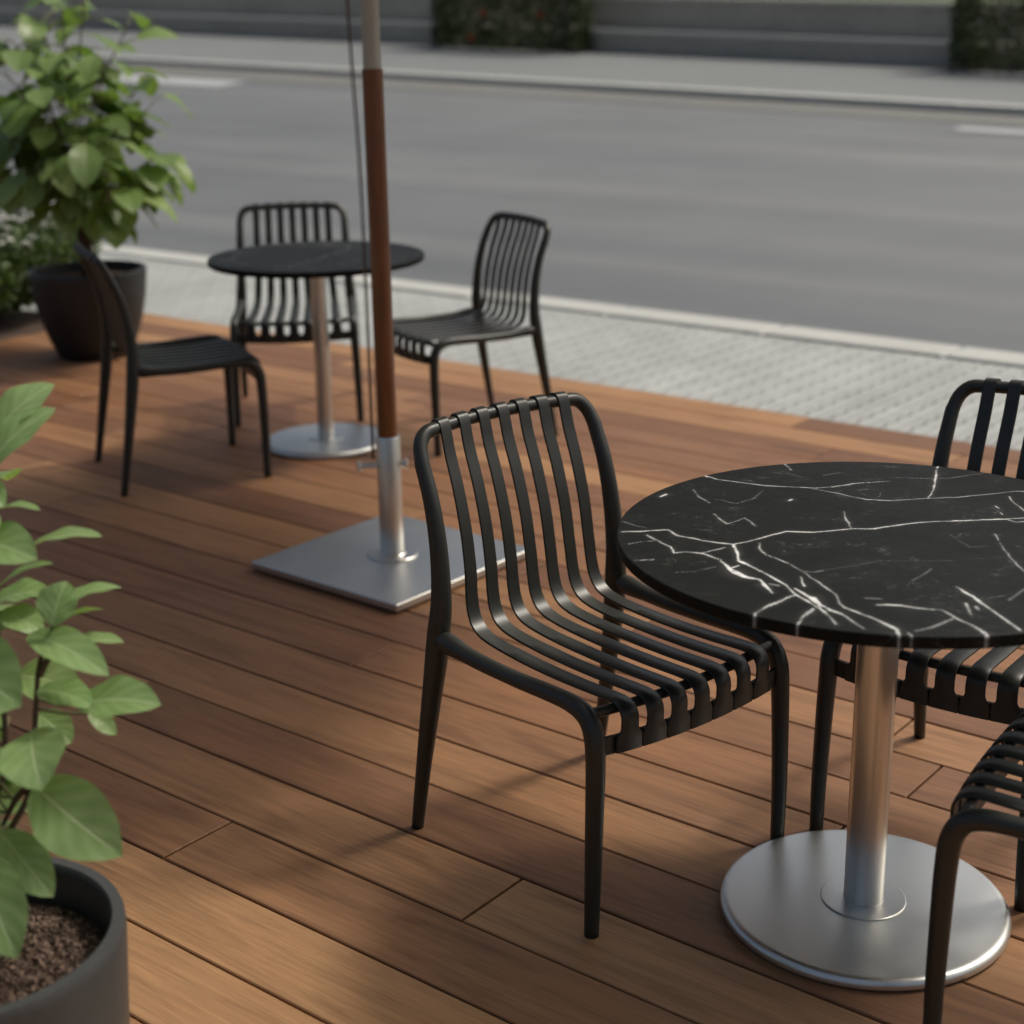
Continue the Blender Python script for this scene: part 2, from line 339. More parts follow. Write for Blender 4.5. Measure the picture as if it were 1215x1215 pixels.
# ------------------------------------------------------------------ chairs
def make_chair():
    root = empty('slatted_chair', (0, 0, 0))
    rear = [(.256, -.012, 0), (.253, .012, .14), (.248, .036, .28), (.243, .052, .38), (.240, .060, .44), (.234, .066, .52), (.230, .058, .62), (.228, .038, .71), (.226, .008, .785)]
    half = spline(rear, 8); rr = np.interp(half[:, 2], [0, .14, .30, .40, .46, .55, .66, .76, .9], [.0126, .0156, .0200, .0232, .0232, .0196, .0172, .0154, .0144])
    cr = .042; top = .838; x0 = .224
    arc = np.array([(x0-cr+cr*math.cos(t), .008-.024*(math.sin(t))*1.0-.002, .790+(top-.790)*math.sin(t)) for t in np.linspace(.12, PI/2, 8)])
    rail = np.array([(x, -.018-.014*(1-(x/.182)**2), top+.004*(1-(x/.182)**2)) for x in np.linspace(.155, -.155, 13)])
    mir = lambda A: A[::-1]*np.array([-1, 1, 1])
    path = np.vstack([half, arc, rail, mir(arc), mir(half)])
    rad = np.concatenate([rr, np.full(len(arc), .0145), np.full(len(rail), .0132), np.full(len(arc), .0145), rr[::-1]])
    i0 = int(np.argmin(abs(half[:, 2]-.375))); n = len(path)
    MB().sweep(path, rad, 16, (True, False), ring1=i0+1).build('leg', M['resin'], root)
    MB().sweep(path, rad, 16, (False, True), ring0=n-1-i0).build('leg', M['resin'], root)
    MB().sweep(path, rad, 16, (False, False), ring0=i0, ring1=n-i0).build('back_frame', M['resin'], root)
    fr = MB()
    for s in (1, -1):
        fp = [(.256*s, .520, 0), (.254*s, .522, .12), (.250*s, .522, .25), (.2465*s, .521, .34), (.2455*s, .516, .392), (.2445*s, .498, .424), (.2440*s, .462, .437), (.2440*s, .40, .438), (.2440*s, .30, .434), (.2435*s, .19, .434), (.2425*s, .105, .440), (.2405*s, .064, .446)]
        P = spline(fp, 7)
        sl = np.concatenate([[0], np.cumsum(np.linalg.norm(np.diff(P, axis=0), axis=1))])
        R = np.interp(sl, [0, .12, .30, .38, .44, .50, .65, .78, .83, .87], [.0138, .0155, .0176, .0186, .0182, .0164, .0152, .0164, .0210, .0165])
        i1 = int(np.argmin(abs(P[:60, 2]-.335)))
        MB().sweep(P, R, 16, (True, False), ring1=i1+1).build('leg', M['resin'], root)
        fr.sweep(P, R, 16, (False, False), ring0=i1)
    bow = lambda x: .016*(1-(x/.24)**2)
    # rounded front rail, lower front band, rear cross rail under the back slats
    xs = np.linspace(-.243, .243, 25)
    fr.sweep([(x, .499+bow(x), .4305-.006*(1-(x/.24)**2)) for x in xs], .0098, 12)
    V = []
    for x in xs:
        y = .517+bow(x); zz = -.008*(1-(x/.24)**2)
        V += [(x, y-.004, .354+zz), (x, y+.004, .354+zz), (x, y+.0045, .388+zz), (x, y-.0035, .388+zz)]
    F = [(4*i+j, 4*i+(j+1) % 4, 4*i+4+(j+1) % 4, 4*i+4+j) for i in range(24) for j in range(4)]
    fr.add(V, F, 0, True)
    fr.build('seat_frame', M['resin'], root)
    # flat straps: over the top rail, down the back, along the seat, over the front rail
    ty, tz = -.018, top
    prof = [(-.011, -.011), (-.0152, .000), (-.0115, .0100), (-.0028, .0146), (.0075, .0130), (.0140, .004), (.0190, -.012)]
    prof = [(ty+a, tz+b) for a, b in prof]
    prof += [(.012, .785), (.034, .72), (.054, .64), (.065, .56), (.069, .515), (.077, .480), (.096, .455), (.130, .442), (.20, .436), (.30, .434), (.38, .437), (.44, .441), (.480, .444), (.503, .4435), (.519, .436), (.527, .422), (.5275, .400), (.526, .356)]
    P = spline([(0, a, b) for a, b in prof], 6)[:, 1:]
    Tn = np.gradient(P, axis=0); Tn /= np.linalg.norm(Tn, axis=1)[:, None]; Nn = np.stack([-Tn[:, 1], Tn[:, 0]], 1)
    sl = np.concatenate([[0], np.cumsum(np.linalg.norm(np.diff(P, axis=0), axis=1))]); f = sl/sl[-1]
    split = int(np.argmin(abs(P[:80, 1]-.56)+(P[:80, 0] < .05)*1.))
    parts = {'backrest': (0, split+1), 'seat': (split, len(P))}
    mbs = {kk: MB() for kk in parts}
    th = .0028
    for q in range(7):
        j = q-3
        cx = j*np.interp(f, [0, .35, .5, 1], [.0515, .0525, .0555, .0590])
        hw = np.interp(f, [0, .06, .4, .52, .62, .90, .958, .967, .972, 1], [.0136, .0136, .0146, .0158, .0178, .0186, .0190, .0268, .0284, .0284])
        kf = np.clip((P[:, 0]-.30)/.2, 0, 1); kb = np.clip((.40-P[:, 0])/.38, 0, 1)*np.clip((P[:, 1]-.50)/.3, 0, 1)
        rings = []
        for i in range(len(P)):
            R = []
            for sx, sn in ((-1, -.55), (-.93, -1), (.93, -1), (1, -.55), (1, .55), (.94, 1), (.0, 1.04), (-.94, 1), (-1, .55)):
                x = cx[i]+sx*hw[i]
                dy = kf[i]*bow(min(.24, abs(x)))-kb[i]*.014*(1-(x/.2)**2)
                dz = -kf[i]*.007*(1-(x/.24)**2)+kb[i]*.004*(1-(x/.2)**2)
                pp = P[i]+Nn[i]*th*sn*-1*-1
                R.append((x, pp[0]+dy, pp[1]+dz))
            rings.append(R)
        for kk, (a, b) in parts.items():
            V = np.array(rings[a:b]).reshape(-1, 3); m = 9; nn = b-a
            F = [(i*m+t, i*m+(t+1) % m, (i+1)*m+(t+1) % m, (i+1)*m+t) for i in range(nn-1) for t in range(m)]
            F += [tuple(range(m-1, -1, -1)), tuple((nn-1)*m+t for t in range(m))] if kk == 'seat' else [tuple(range(m-1, -1, -1))]
            mbs[kk].add(V, F)
    for kk in parts: mbs[kk].build(kk, M['resin'], root, auto=50)
    return root
GR = 'black slatted terrace chairs'
CH = [((-1.9081, 2.3835, 0), -1.775, 1, 'black slatted chair whose slatted back stands nearest the square umbrella base'),
      ((-4.600, 3.412, 0), -.475, .985, 'black slatted chair seen from its side, nearest the round black planter'),
      ((-4.965, 4.735, 0), -2.3675, .985, 'black slatted chair behind the far table, its upright slats showing above the tabletop'),
      ((-3.8556, 4.8923, 0), 2.765, .985, 'black slatted chair at the far table, beside the paving and right of the umbrella pole'),
      ((-1.062, 3.140, 0), 3.17, 1, 'black slatted chair behind the white veined table, backing onto the paving'),
      ((-.3180, 2.3720, 0), 1.662, 1, 'black slatted chair cut off at the lower right corner, front leg before the steel disc')]
ch0 = make_chair()
for i, (l, rz, s, lab) in enumerate(CH):
    if i == 0:
        ch0.location = l; ch0.rotation_euler = (0, 0, rz); tag(ch0, lab, 'chair', GR)
    else: copy_tree(ch0, l, rz, lab, s)

# ------------------------------------------------------------------ marble tables
VEINS = [(0.8, [(-0.3782, -0.2489, 2.07), (-0.3521, -0.2279, 2.07), (-0.3203, -0.1934, 2.07), (-0.2875, -0.211, 2.07), (-0.258, -0.2073, 2.07), (-0.2241, -0.2058, 2.07), (-0.1858, -0.1953, 2.07), (-0.1735, -0.1697, 2.07), (-0.1609, -0.1265, 2.07), (-0.1468, -0.0816, 2.07), (-0.1067, -0.0588, 2.07), (-0.1062, -0.0585, 2.07), (-0.0854, -0.0343, 2.07), (-0.0626, -0.0039, 2.07), (-0.0295, 0.0196, 2.07), (-0.0114, 0.0503, 2.07), (0.0053, 0.0778, 2.07), (0.0389, 0.1186, 2.07), (0.0859, 0.1593, 2.07), (0.1326, 0.201, 2.07), (0.1584, 0.2279, 2.07), (0.1941, 0.2878, 2.07), (0.2473, 0.3132, 2.07), (0.3148, 0.4366, 2.07)]), (0.75, [(-0.4583, 0.1321, 2.49), (-0.4106, 0.1219, 1.63), (-0.3701, 0.1288, 1.56), (-0.3114, 0.1391, 1.71), (-0.2731, 0.1577, 1.35), (-0.2345, 0.1752, 1.24), (-0.2073, 0.2013, 1.09), (-0.1764, 0.2553, 1.4), (-0.1341, 0.3021, 0.62)]), (0.65, [(-0.2286, 0.1724, 1.04), (-0.189, 0.1729, 1.22), (-0.1552, 0.1698, 1.24), (-0.1157, 0.1684, 1.54), (-0.0766, 0.1881, 1.41), (-0.0282, 0.2395, 1.14), (0.0175, 0.2824, 1.04), (0.0499, 0.3255, 1.04), (0.0863, 0.3768, 1.2), (0.1166, 0.3928, 1.78), (0.1556, 0.485, 1.04)]), (0.7, [(-0.109, 0.4674, 1.66), (-0.0701, 0.3687, 1.87), (-0.0409, 0.2911, 1.66), (-0.0282, 0.2395, 1.04)]), (0.3, [(-0.1416, 0.3256, 0.83), (-0.0741, 0.3658, 0.83), (-0.0481, 0.387, 0.83), (-0.0269, 0.428, 0.83), (-0.0067, 0.4641, 0.83)]), (0.85, [(-0.1858, -0.1953, 3.32), (-0.1626, -0.223, 2.9), (-0.1354, -0.2625, 2.9), (-0.098, -0.2773, 1.66), (-0.0677, -0.2911, 1.66), (-0.0403, -0.3062, 2.49), (-0.0164, -0.3184, 1.66), (0.0162, -0.3472, 2.07), (0.0535, -0.3664, 2.07), (0.0886, -0.3859, 1.66)]), (0.85, [(-0.1602, -0.2803, 1.24), (-0.1345, -0.2984, 4.56), (-0.1126, -0.3133, 6.22), (-0.0909, -0.3229, 4.56), (-0.0668, -0.3204, 2.07), (-0.0615, -0.3215, 2.9), (-0.0441, -0.3383, 4.98), (-0.0169, -0.3617, 2.07)]), (0.7, [(-0.1279, -0.3039, 3.73), (-0.1237, -0.2823, 1.66)]), (0.7, [(-0.3341, -0.2385, 1.04), (-0.299, -0.2537, 1.24), (-0.2647, -0.2685, 2.07), (-0.2435, -0.2918, 2.9), (-0.2322, -0.276, 1.66), (-0.2043, -0.2659, 2.49), (-0.1613, -0.2758, 1.24)]), (0.65, [(-0.2067, -0.2676, 1.66), (-0.198, -0.2429, 1.35), (-0.1886, -0.2163, 1.04)]), (0.4, [(-0.4096, -0.2004, 1.04), (-0.3733, -0.2073, 1.04), (-0.3554, -0.2065, 1.04)]), (0.35, [(-0.3321, -0.2977, 1.24), (-0.3207, -0.2748, 1.24), (-0.3051, -0.258, 1.24)]), (0.4, [(-0.2753, -0.3607, 1.45), (-0.2531, -0.3395, 1.45)]), (0.18, [(-0.1891, -0.3703, 1.04), (-0.1681, -0.3512, 1.04), (-0.1506, -0.3099, 1.04)]), (0.6, [(-0.1544, -0.1617, 1.24), (-0.1352, -0.1924, 1.24), (-0.1138, -0.2097, 1.2), (-0.0824, -0.2192, 1.08), (-0.0219, -0.2481, 1.04), (0.0088, -0.2709, 1.04), (0.0051, -0.2686, 1.29), (0.0432, -0.2946, 1.45), (0.0665, -0.3109, 1.45), (0.0881, -0.3414, 1.54), (0.1029, -0.3533, 1.66)]), (0.8, [(0.1029, -0.3533, 1.66), (0.1258, -0.3589, 1.87), (0.1521, -0.3661, 2.07), (0.1901, -0.3814, 2.9), (0.2042, -0.388, 3.53), (0.2198, -0.4096, 2.7), (0.2378, -0.4368, 2.07)]), (0.8, [(0.0022, -0.3242, 2.07), (0.0212, -0.3342, 3.11), (0.0468, -0.3483, 4.15), (0.0455, -0.3447, 4.36), (0.068, -0.365, 4.56), (0.0909, -0.3753, 3.73), (0.1102, -0.3791, 2.9)]), (0.55, [(0.1102, -0.3791, 1.87), (0.1356, -0.3954, 1.45), (0.1639, -0.413, 1.04)]), (0.7, [(0.0394, -0.3445, 2.9), (0.0858, -0.3879, 1.87), (0.1111, -0.4088, 1.87), (0.1233, -0.4214, 2.9)]), (0.7, [(0.0274, -0.4952, 1.66), (0.0045, -0.4512, 2.32), (0.0051, -0.4196, 2.12), (0.0099, -0.3934, 2.12), (0.0116, -0.3692, 2.28), (0.0162, -0.3472, 1.45)]), (0.65, [(0.0903, -0.4914, 1.66), (0.0762, -0.447, 2.49), (0.0691, -0.4176, 2.49), (0.067, -0.3864, 2.9)]), (0.6, [(-0.0171, -0.2698, 1.24), (0.0087, -0.3051, 3.11)]), (0.5, [(-0.0402, -0.3287, 2.07), (-0.0241, -0.3268, 2.07)]), (0.4, [(-0.4108, 0.037, 1.45), (-0.3792, 0.0047, 1.24), (-0.341, -0.0175, 1.04)]), (0.18, [(-0.3442, 0.0093, 1.04), (-0.2991, 0.0083, 1.04), (-0.2893, 0.0548, 1.04), (-0.3009, 0.1076, 1.04)]), (0.5, [(-0.3002, -0.0693, 1.24), (-0.2717, -0.0925, 1.87), (-0.2516, -0.1051, 1.24), (-0.2465, -0.0808, 1.24), (-0.2439, -0.058, 2.07), (-0.2042, -0.0869, 1.04)]), (0.6, [(-0.4368, -0.0361, 3.32), (-0.4372, -0.0188, 3.32)]), (0.55, [(-0.2293, 0.08, 2.49), (-0.2296, 0.0904, 2.49)]), (0.45, [(-0.3663, 0.3026, 1.04), (-0.3238, 0.2607, 1.66)]), (0.35, [(-0.3483, 0.3307, 1.24), (-0.3253, 0.3205, 1.24)]), (0.2, [(-0.3401, 0.2448, 0.83), (-0.281, 0.2275, 0.83)]), (0.4, [(-0.0239, -0.2445, 1.24), (-0.0084, -0.2384, 1.24), (0.0002, -0.2221, 1.24)]), (0.45, [(-0.1179, 0.0789, 1.04), (-0.0968, 0.044, 1.87), (-0.0635, 0.0013, 1.24)]), (0.25, [(-0.255, 0.2647, 1.04), (-0.2372, 0.2993, 1.04)]), (0.5, [(0.0909, 0.2652, 1.66), (0.1003, 0.2565, 1.66)]), (0.45, [(0.1118, 0.2357, 1.45), (0.1199, 0.2252, 1.45)]), (0.55, [(0.0891, 0.3357, 1.04), (0.1064, 0.3084, 1.24), (0.1423, 0.2699, 1.45), (0.2087, 0.1894, 1.66)]), (0.55, [(0.1351, 0.2028, 1.66), (0.1562, 0.1972, 1.66), (0.1658, 0.2088, 1.66), (0.2014, 0.1842, 1.66)]), (0.45, [(0.1506, 0.1131, 0.83), (0.1801, 0.0662, 1.04), (0.2152, 0.0154, 1.24), (0.2612, -0.0396, 1.24), (0.3185, -0.0913, 1.24)]), (0.15, [(0.0912, 0.0649, 0.83), (0.1431, 0.0232, 0.83), (0.1671, 0.0459, 0.83)]), (0.25, [(0.1347, -0.1832, 1.04), (0.1374, -0.1436, 1.04), (0.1361, -0.1142, 1.04)]), (0.13, [(0.0021, -0.2156, 0.83), (0.0313, -0.169, 0.83), (0.0516, -0.1283, 0.83), (0.1479, -0.0593, 0.83)]), (0.7, [(0.1361, -0.3157, 1.66), (0.1504, -0.3036, 3.11), (0.1665, -0.2956, 2.49), (0.1923, -0.2904, 2.07), (0.2116, -0.2836, 1.45), (0.2251, -0.2765, 1.04), (0.2529, -0.2931, 1.45), (0.2781, -0.3049, 1.66), (0.2951, -0.3136, 2.9), (0.3177, -0.3303, 2.49), (0.3339, -0.3669, 1.87)]), (0.5, [(0.2294, -0.3779, 1.04), (0.2421, -0.3521, 1.45), (0.2471, -0.3299, 2.07), (0.2529, -0.2931, 1.24)]), (0.72, [(0.2028, -0.17, 1.24), (0.2219, -0.1847, 3.11), (0.2402, -0.1948, 2.07), (0.2625, -0.2153, 2.9), (0.2947, -0.241, 1.87), (0.3497, -0.2865, 1.66)]), (0.5, [(0.2435, -0.2291, 2.07), (0.2698, -0.2722, 1.24)]), (0.45, [(0.2619, -0.2338, 3.11), (0.2683, -0.2425, 3.11)]), (0.2, [(0.2574, -0.1962, 0.83), (0.2831, -0.1499, 0.83)]), (0.5, [(0.2908, -0.1767, 1.04), (0.2916, -0.1437, 1.35), (0.2921, -0.1199, 1.66), (0.3126, -0.0375, 1.45), (0.3647, -0.0293, 1.24)]), (0.5, [(0.2232, -0.3908, 2.49), (0.2429, -0.4074, 2.49)]), (0.25, [(0.1101, -0.298, 2.07), (0.1322, -0.2867, 2.07)]), (0.55, [(0.0771, 0.5157, 1.87), (0.1734, 0.3624, 1.87), (0.2208, 0.198, 1.87), (0.306, 0.0594, 1.87), (0.3573, -0.101, 1.87)])]
def jitter(pts, amp, seed):
    g = np.random.default_rng(seed); P = np.array(pts); out = [P[0]]
    for a, b in zip(P[:-1], P[1:]):
        d = np.hypot(*(b-a)[:2]); n = max(1, int(d/.012)); nrm = np.array([-(b-a)[1], (b-a)[0]])/max(d, 1e-6)
        for i in range(1, n+1):
            q = a+(b-a)*i/n
            if i < n: q = q.copy(); q[:2] += nrm*g.normal(0, amp)*.7; q[2] *= g.uniform(.6, 1.35)
            out.append(q)
    return np.array(out)
def vein_field(XY, seed0=0, gain=1.):
    val = np.zeros(len(XY)); wob = XY
    for vi, (inten, pts) in enumerate(VEINS):
        P = jitter([(a, b, w/1000) for a, b, w in pts], .0011, seed0+vi)
        lo = P[:, :2].min(0)-.02; hi = P[:, :2].max(0)+.02
        sel = np.where(((wob > lo) & (wob < hi)).all(1))[0]
        if not len(sel): continue
        kk = np.arange(len(P)); P[:, 2] *= 1+.45*np.sin(kk*.83+vi*1.7)*np.sin(kk*.31+vi)
        Q = wob[sel]; best = np.zeros(len(sel)); soft = np.zeros(len(sel))
        for a, b in zip(P[:-1], P[1:]):
            d = b-a; l2 = max(1e-10, d[0]**2+d[1]**2)
            t = np.clip(((Q-a[:2])@d[:2])/l2, 0, 1); C_ = a[:2]+t[:, None]*d[:2]; w = a[2]+t*d[2]
            r = np.hypot(*(Q-C_).T)
            best = np.maximum(best, np.clip((w*.76+.0005-r)/.0014, 0, 1)); soft = np.maximum(soft, .05*np.exp(-(r/(w*2.2+.002))**2))
        val[sel] = np.maximum(val[sel], inten*gain*np.maximum(best, soft))
    return val
def make_table(loc, R, Rb, pr, dr, na, label, rot=0, gain=1., grp=None):
    root = empty('cafe_table', (*loc, 0), 0, label, 'table', 'round black marble tables')
    TH, Z = .021, .74; e = .0025
    rr = list(np.arange(dr, R-e, dr)); ring = [(r, Z) for r in rr]+[(R-e, Z), (R-.3*e, Z-.3*e), (R, Z-e)]+[(R, z) for z in np.linspace(Z-e, Z-TH+e, 7)[1:]]+[(R-e, Z-TH), (R*.6, Z-TH), (.05, Z-TH)]
    a = np.arange(na)*2*PI/na; V = [np.array([[0, 0, Z]])]
    for r, z in ring: V.append(np.stack([r*np.cos(a), r*np.sin(a), np.full(na, z)], 1))
    V = np.concatenate(V); F = [(0, 1+j, 1+(j+1) % na) for j in range(na)]
    idx = np.arange(na); nx = (idx+1) % na
    for i in range(len(ring)-1):
        b0 = 1+i*na; b1 = b0+na
        F += np.stack([b0+idx, b1+idx, b1+nx, b0+nx], 1).tolist()
    F.append(tuple((1+(len(ring)-1)*na+idx[::-1]).tolist()))
    o = MB().add(V, F).build('table_top', M['marble'], root)
    c, s = math.cos(rot), math.sin(rot); XY = V[:, :2]@np.array([[c, s], [-s, c]])
    at = o.data.attributes.new('vein', 'FLOAT', 'POINT'); at.data.foreach_set('value', (vein_field(XY, 0, gain)*np.where(V[:, 2] < Z-.004, .45, 1)).astype(np.float32))
    MB().lathe([(.0, Z-TH-.006), (.13, Z-TH-.006), (.13, Z-TH-.0005), (0, Z-TH-.0005)], 40).build('mounting_plate', M['steel'], root, auto=30)
    MB().lathe([(pr, .0262), (pr, Z-TH-.0065)], 48).build('column', M['steel'], root, auto=40)
    b = Rb
    MB().lathe([(b-.012, .002), (b-.003, .003), (b, .007), (b, .013), (b-.0015, .0175), (b-.005, .0215), (b-.010, .0235), (b-.016, .0242), (.0005, .0246)], 96).build('base_plate', M['plate'], root, auto=32)
    rg = pr*2.15
    MB().lathe([(rg, .0248), (rg, .0262), (rg-.002, .0275), (pr+.0015, .0278), (pr+.0008, .0284)], 64).build('collar', M['plate'], root, auto=32)
    return root
make_table((-1.0946, 2.4012), .4626, .266, .0365, .0023, 1000, 'round black marble table with bold white veins and a steel disc foot')
make_table((-4.290, 4.2066), .4094, .243, .031, .006, 260, 'smaller looking round black table farther back, half behind the umbrella pole', 2.1, .22)

# ------------------------------------------------------------------ umbrella
um = empty('cafe_umbrella', (-3.118, 3.313, 0), 0, 'umbrella with brown wooden pole in a steel sleeve on a square steel plate', 'umbrella')
u = MB(); a = .3056
o = u.box(-a, a, -a, a, .006, .030).build('base_plate', M['plate'], um, smooth=False, bevel=.004); o.rotation_euler = (0, 0, math.radians(-1.2))
MB().lathe([(.078, .0303), (.078, .034), (.075, .037), (.0435, .038), (.040, .041)], 56).build('flange', M['steel'], um, auto=32)
MB().lathe([(.0365, .036), (.0365, .404), (.0345, .408), (.0305, .408)], 48).build('sleeve', M['steel'], um, auto=32)
MB().lathe([(.0292, .30), (.0292, 1.462), (.0285, 1.466), (.02, 1.466)], 40).build('pole', M['pole'], um, auto=40)
MB().lathe([(.0255, 1.464), (.0255, 2.46)], 36).build('upper_pole', M['dull'], um, auto=40)
def bolt(ang, z, ln, r1, r2):
    d = np.array([math.cos(ang), math.sin(ang), 0]); P = lambda t: np.array([0, 0, z])+d*t
    MB().sweep([P(.034), P(.034+ln-.012)], r1, 14).sweep([P(.034+ln-.012), P(.034+ln-.010), P(.034+ln-.002), P(.034+ln)], [r2*.9, r2, r2, r2*.8], 18).build('clamp_bolt', M['steel'], um, auto=40)
bolt(math.radians(38+180+8), .318, .062, .0088, .0150); bolt(math.radians(38-4), .322, .024, .009, .0155)
cp = spline([(-.036, -.028, .335), (-.034, -.027, .75), (-.035, -.028, 1.2), (-.045, -.036, 1.62), (-.045, -.036, 2.05), (-.02, -.016, 2.38)], 10)
MB().sweep(cp, .0023, 8).sweep(cp+np.array([-.0085, -.002, 0])*np.sin(np.linspace(.5, 2.9, len(cp)))[:, None], .0016, 8).build('pull_cord', M['cord'], um)
RC, ZE, ZT = 1.62, 2.02, 2.50
cn = MB(); ns = 8; sub = 10; V = [(0, 0, ZT)]; F = []
for i in range(1, 9):
    t = i/8
    for j in range(ns*sub):
        w = (j % sub)/sub; a0 = 2*PI*(j//sub)/ns; a1 = a0+2*PI/ns
        x = (1-w)*math.cos(a0)+w*math.cos(a1); y = (1-w)*math.sin(a0)+w*math.sin(a1)
        V.append((RC*t*x, RC*t*y, ZT-(ZT-ZE)*t**1.08-.05*t*math.sin(PI*w)))
nn = ns*sub
F += [(0, 1+j, 1+(j+1) % nn) for j in range(nn)]
for i in range(7): F += [(1+i*nn+j, 1+(i+1)*nn+j, 1+(i+1)*nn+(j+1) % nn, 1+i*nn+(j+1) % nn) for j in range(nn)]
o = cn.add(V, F).build('canopy', M['canvas'], um); sd = o.modifiers.new('thickness', 'SOLIDIFY'); sd.thickness = .003
for j in range(ns):
    t = 2*PI*j/ns; MB().sweep([(.03*math.cos(t), .03*math.sin(t), ZT-.04), (RC*.98*math.cos(t), RC*.98*math.sin(t), ZE-.012)], .010, 8).build('rib', M['pole'], um)

# ------------------------------------------------------------------ plants
def leaf(mb, uvs, B, T, Nrm, w, nu=10, nv=6, curl=.12, droop=.06, fold=.22, wave=.05, tip=.02):
    B = np.asarray(B, float); T = np.asarray(T, float); d = T-B; Ln = np.linalg.norm(d); dn = d/Ln
    s = np.cross(dn, Nrm); s /= max(1e-6, np.linalg.norm(s)); n = np.cross(s, dn)
    u = np.linspace(0, 1, nu)[:, None]; v = np.linspace(-1, 1, nv+1)[None, :]
    hw = w/2*np.clip(np.sin(PI*u**(1.0+tip)), 0, 1)**(.62+.12*u)+.0006
    ph = rng.uniform(0, 6.28)
    h = curl*Ln*4*u*(1-u)*.5-droop*Ln*u*u+fold*hw*np.abs(v)**1.3+wave*hw*np.abs(v)**2*np.sin(u*15+ph+v*1.2)
    P = B+u[..., None]*d+(v*hw)[..., None]*s+h[..., None]*n
    V = P.reshape(-1, 3); m = nv+1
    F = [(i*m+j, i*m+j+1, (i+1)*m+j+1, (i+1)*m+j) for i in range(nu-1) for j in range(nv)]
    mb.add(V, F); uvs.append(np.stack([np.broadcast_to(u, (nu, m)).ravel(), np.broadcast_to(v*.5+.5, (nu, m)).ravel()], 1))
def planter(name, loc, prof, m, label, soil_r, soil_z, chips):
    r = empty(name, (*loc, 0), 0, label, 'potted plant')
    MB().lathe(prof, 72).build('pot', m, r, auto=35)
    V = []; F = []; nr, ns_ = 14, 48
    V.append((0, 0, soil_z+.01))
    for i in range(1, nr+1):
        for j in range(ns_):
            q = soil_r*i/nr; t = 2*PI*j/ns_
            V.append((q*math.cos(t), q*math.sin(t), soil_z+.010*(1-i/nr)+(rng.normal(0, .0028) if i < nr else 0)))
    F = [(0, 1+j, 1+(j+1) % ns_) for j in range(ns_)]
    for i in range(nr-1): F += [(1+i*ns_+j, 1+(i+1)*ns_+j, 1+(i+1)*ns_+(j+1) % ns_, 1+i*ns_+(j+1) % ns_) for j in range(ns_)]
    so = MB().add(V, F).build('soil', M['soil'], r)
    mc = MB()
    for _ in range(chips):
        q = soil_r*.95*math.sqrt(rng.uniform()); t = rng.uniform(0, 6.28); z = soil_z+.010*(1-q/soil_r)+.002
        l, w_, h = rng.uniform(.0015, .0062), rng.uniform(.0012, .0035), rng.uniform(.001, .003)
        A = rng.normal(size=(3, 3)); Q, _r = np.linalg.qr(A)
        bx = np.array([(x, y, zz) for zz in (-1, 1) for x, y in ((-1, -1), (1, -1), (1, 1), (-1, 1))])*np.array([l, w_, h])*rng.uniform(.7, 1.2, (8, 3))
        mc.add(bx@Q.T+np.array([q*math.cos(t), q*math.sin(t), z]), [(3, 2, 1, 0), (4, 5, 6, 7), (0, 1, 5, 4), (1, 2, 6, 5), (2, 3, 7, 6), (3, 0, 4, 7)], int(rng.integers(0, 2)), True)
    o = mc.build('bark_mulch', [M['soil'], M['bark']], r); o['kind'] = 'stuff'
    return r
CAMR = np.array([.78447, .61994, -.01653]); CAMU = np.array([-.17671, .249, .95225]); CAMF = np.array([-.59445, .74409, -.30488])
UP = np.array([0, 0, 1.])
# near plant, pot cut by the left edge of the photo
A0 = np.array([-1.7617, .9892, 0])
rA = .2164
pa = planter('potted_plant', A0[:2], [(rA-.044, 0), (rA-.032, .003), (rA-.028, .012), (rA-.003, .40), (rA-.004, .415), (rA-.006, .420), (rA-.021, .420), (rA-.025, .416), (rA-.027, .405), (rA-.029, .33)], M['pot'],
             'bright leafy plant in a grey cylinder planter at the lower left, closest to the camera', rA-.028, .352, 3200)
st = MB(); ax = A0.copy()
STEMS = [[(-1.752, .986, .345), (-1.752, .990, .393), (-1.753, 1.017, .47), (-1.74, 1.058, .547), (-1.727, 1.096, .612), (-1.74, 1.122, .7), (-1.748, 1.142, .766), (-1.745, 1.166, .819)],
         [(-1.775, .975, .345), (-1.775, .980, .394), (-1.792, 1.013, .537), (-1.814, 1.063, .702), (-1.822, 1.124, .867), (-1.852, 1.146, .977), (-1.867, 1.178, 1.087)],
         [(-1.746, 1.139, .755), (-1.738, 1.15, .776), (-1.732, 1.166, .794)], [(-1.753, 1.017, .47), (-1.765, 1.055, .58), (-1.762, 1.084, .66), (-1.809, 1.126, .845)], [(-1.727, 1.096, .612), (-1.74, 1.079, .596), (-1.75, 1.053, .553)],
         [(-1.80, .97, .345), (-1.87, .96, .50), (-1.93, .97, .68), (-1.96, .95, .86)], [(-1.77, .96, .345), (-1.80, .88, .52), (-1.84, .82, .70)]]
for s_ in STEMS:
    P = spline(np.array(s_)-A0, 6); st.sweep(P, np.linspace(.0062, .0028, len(P)), 10)
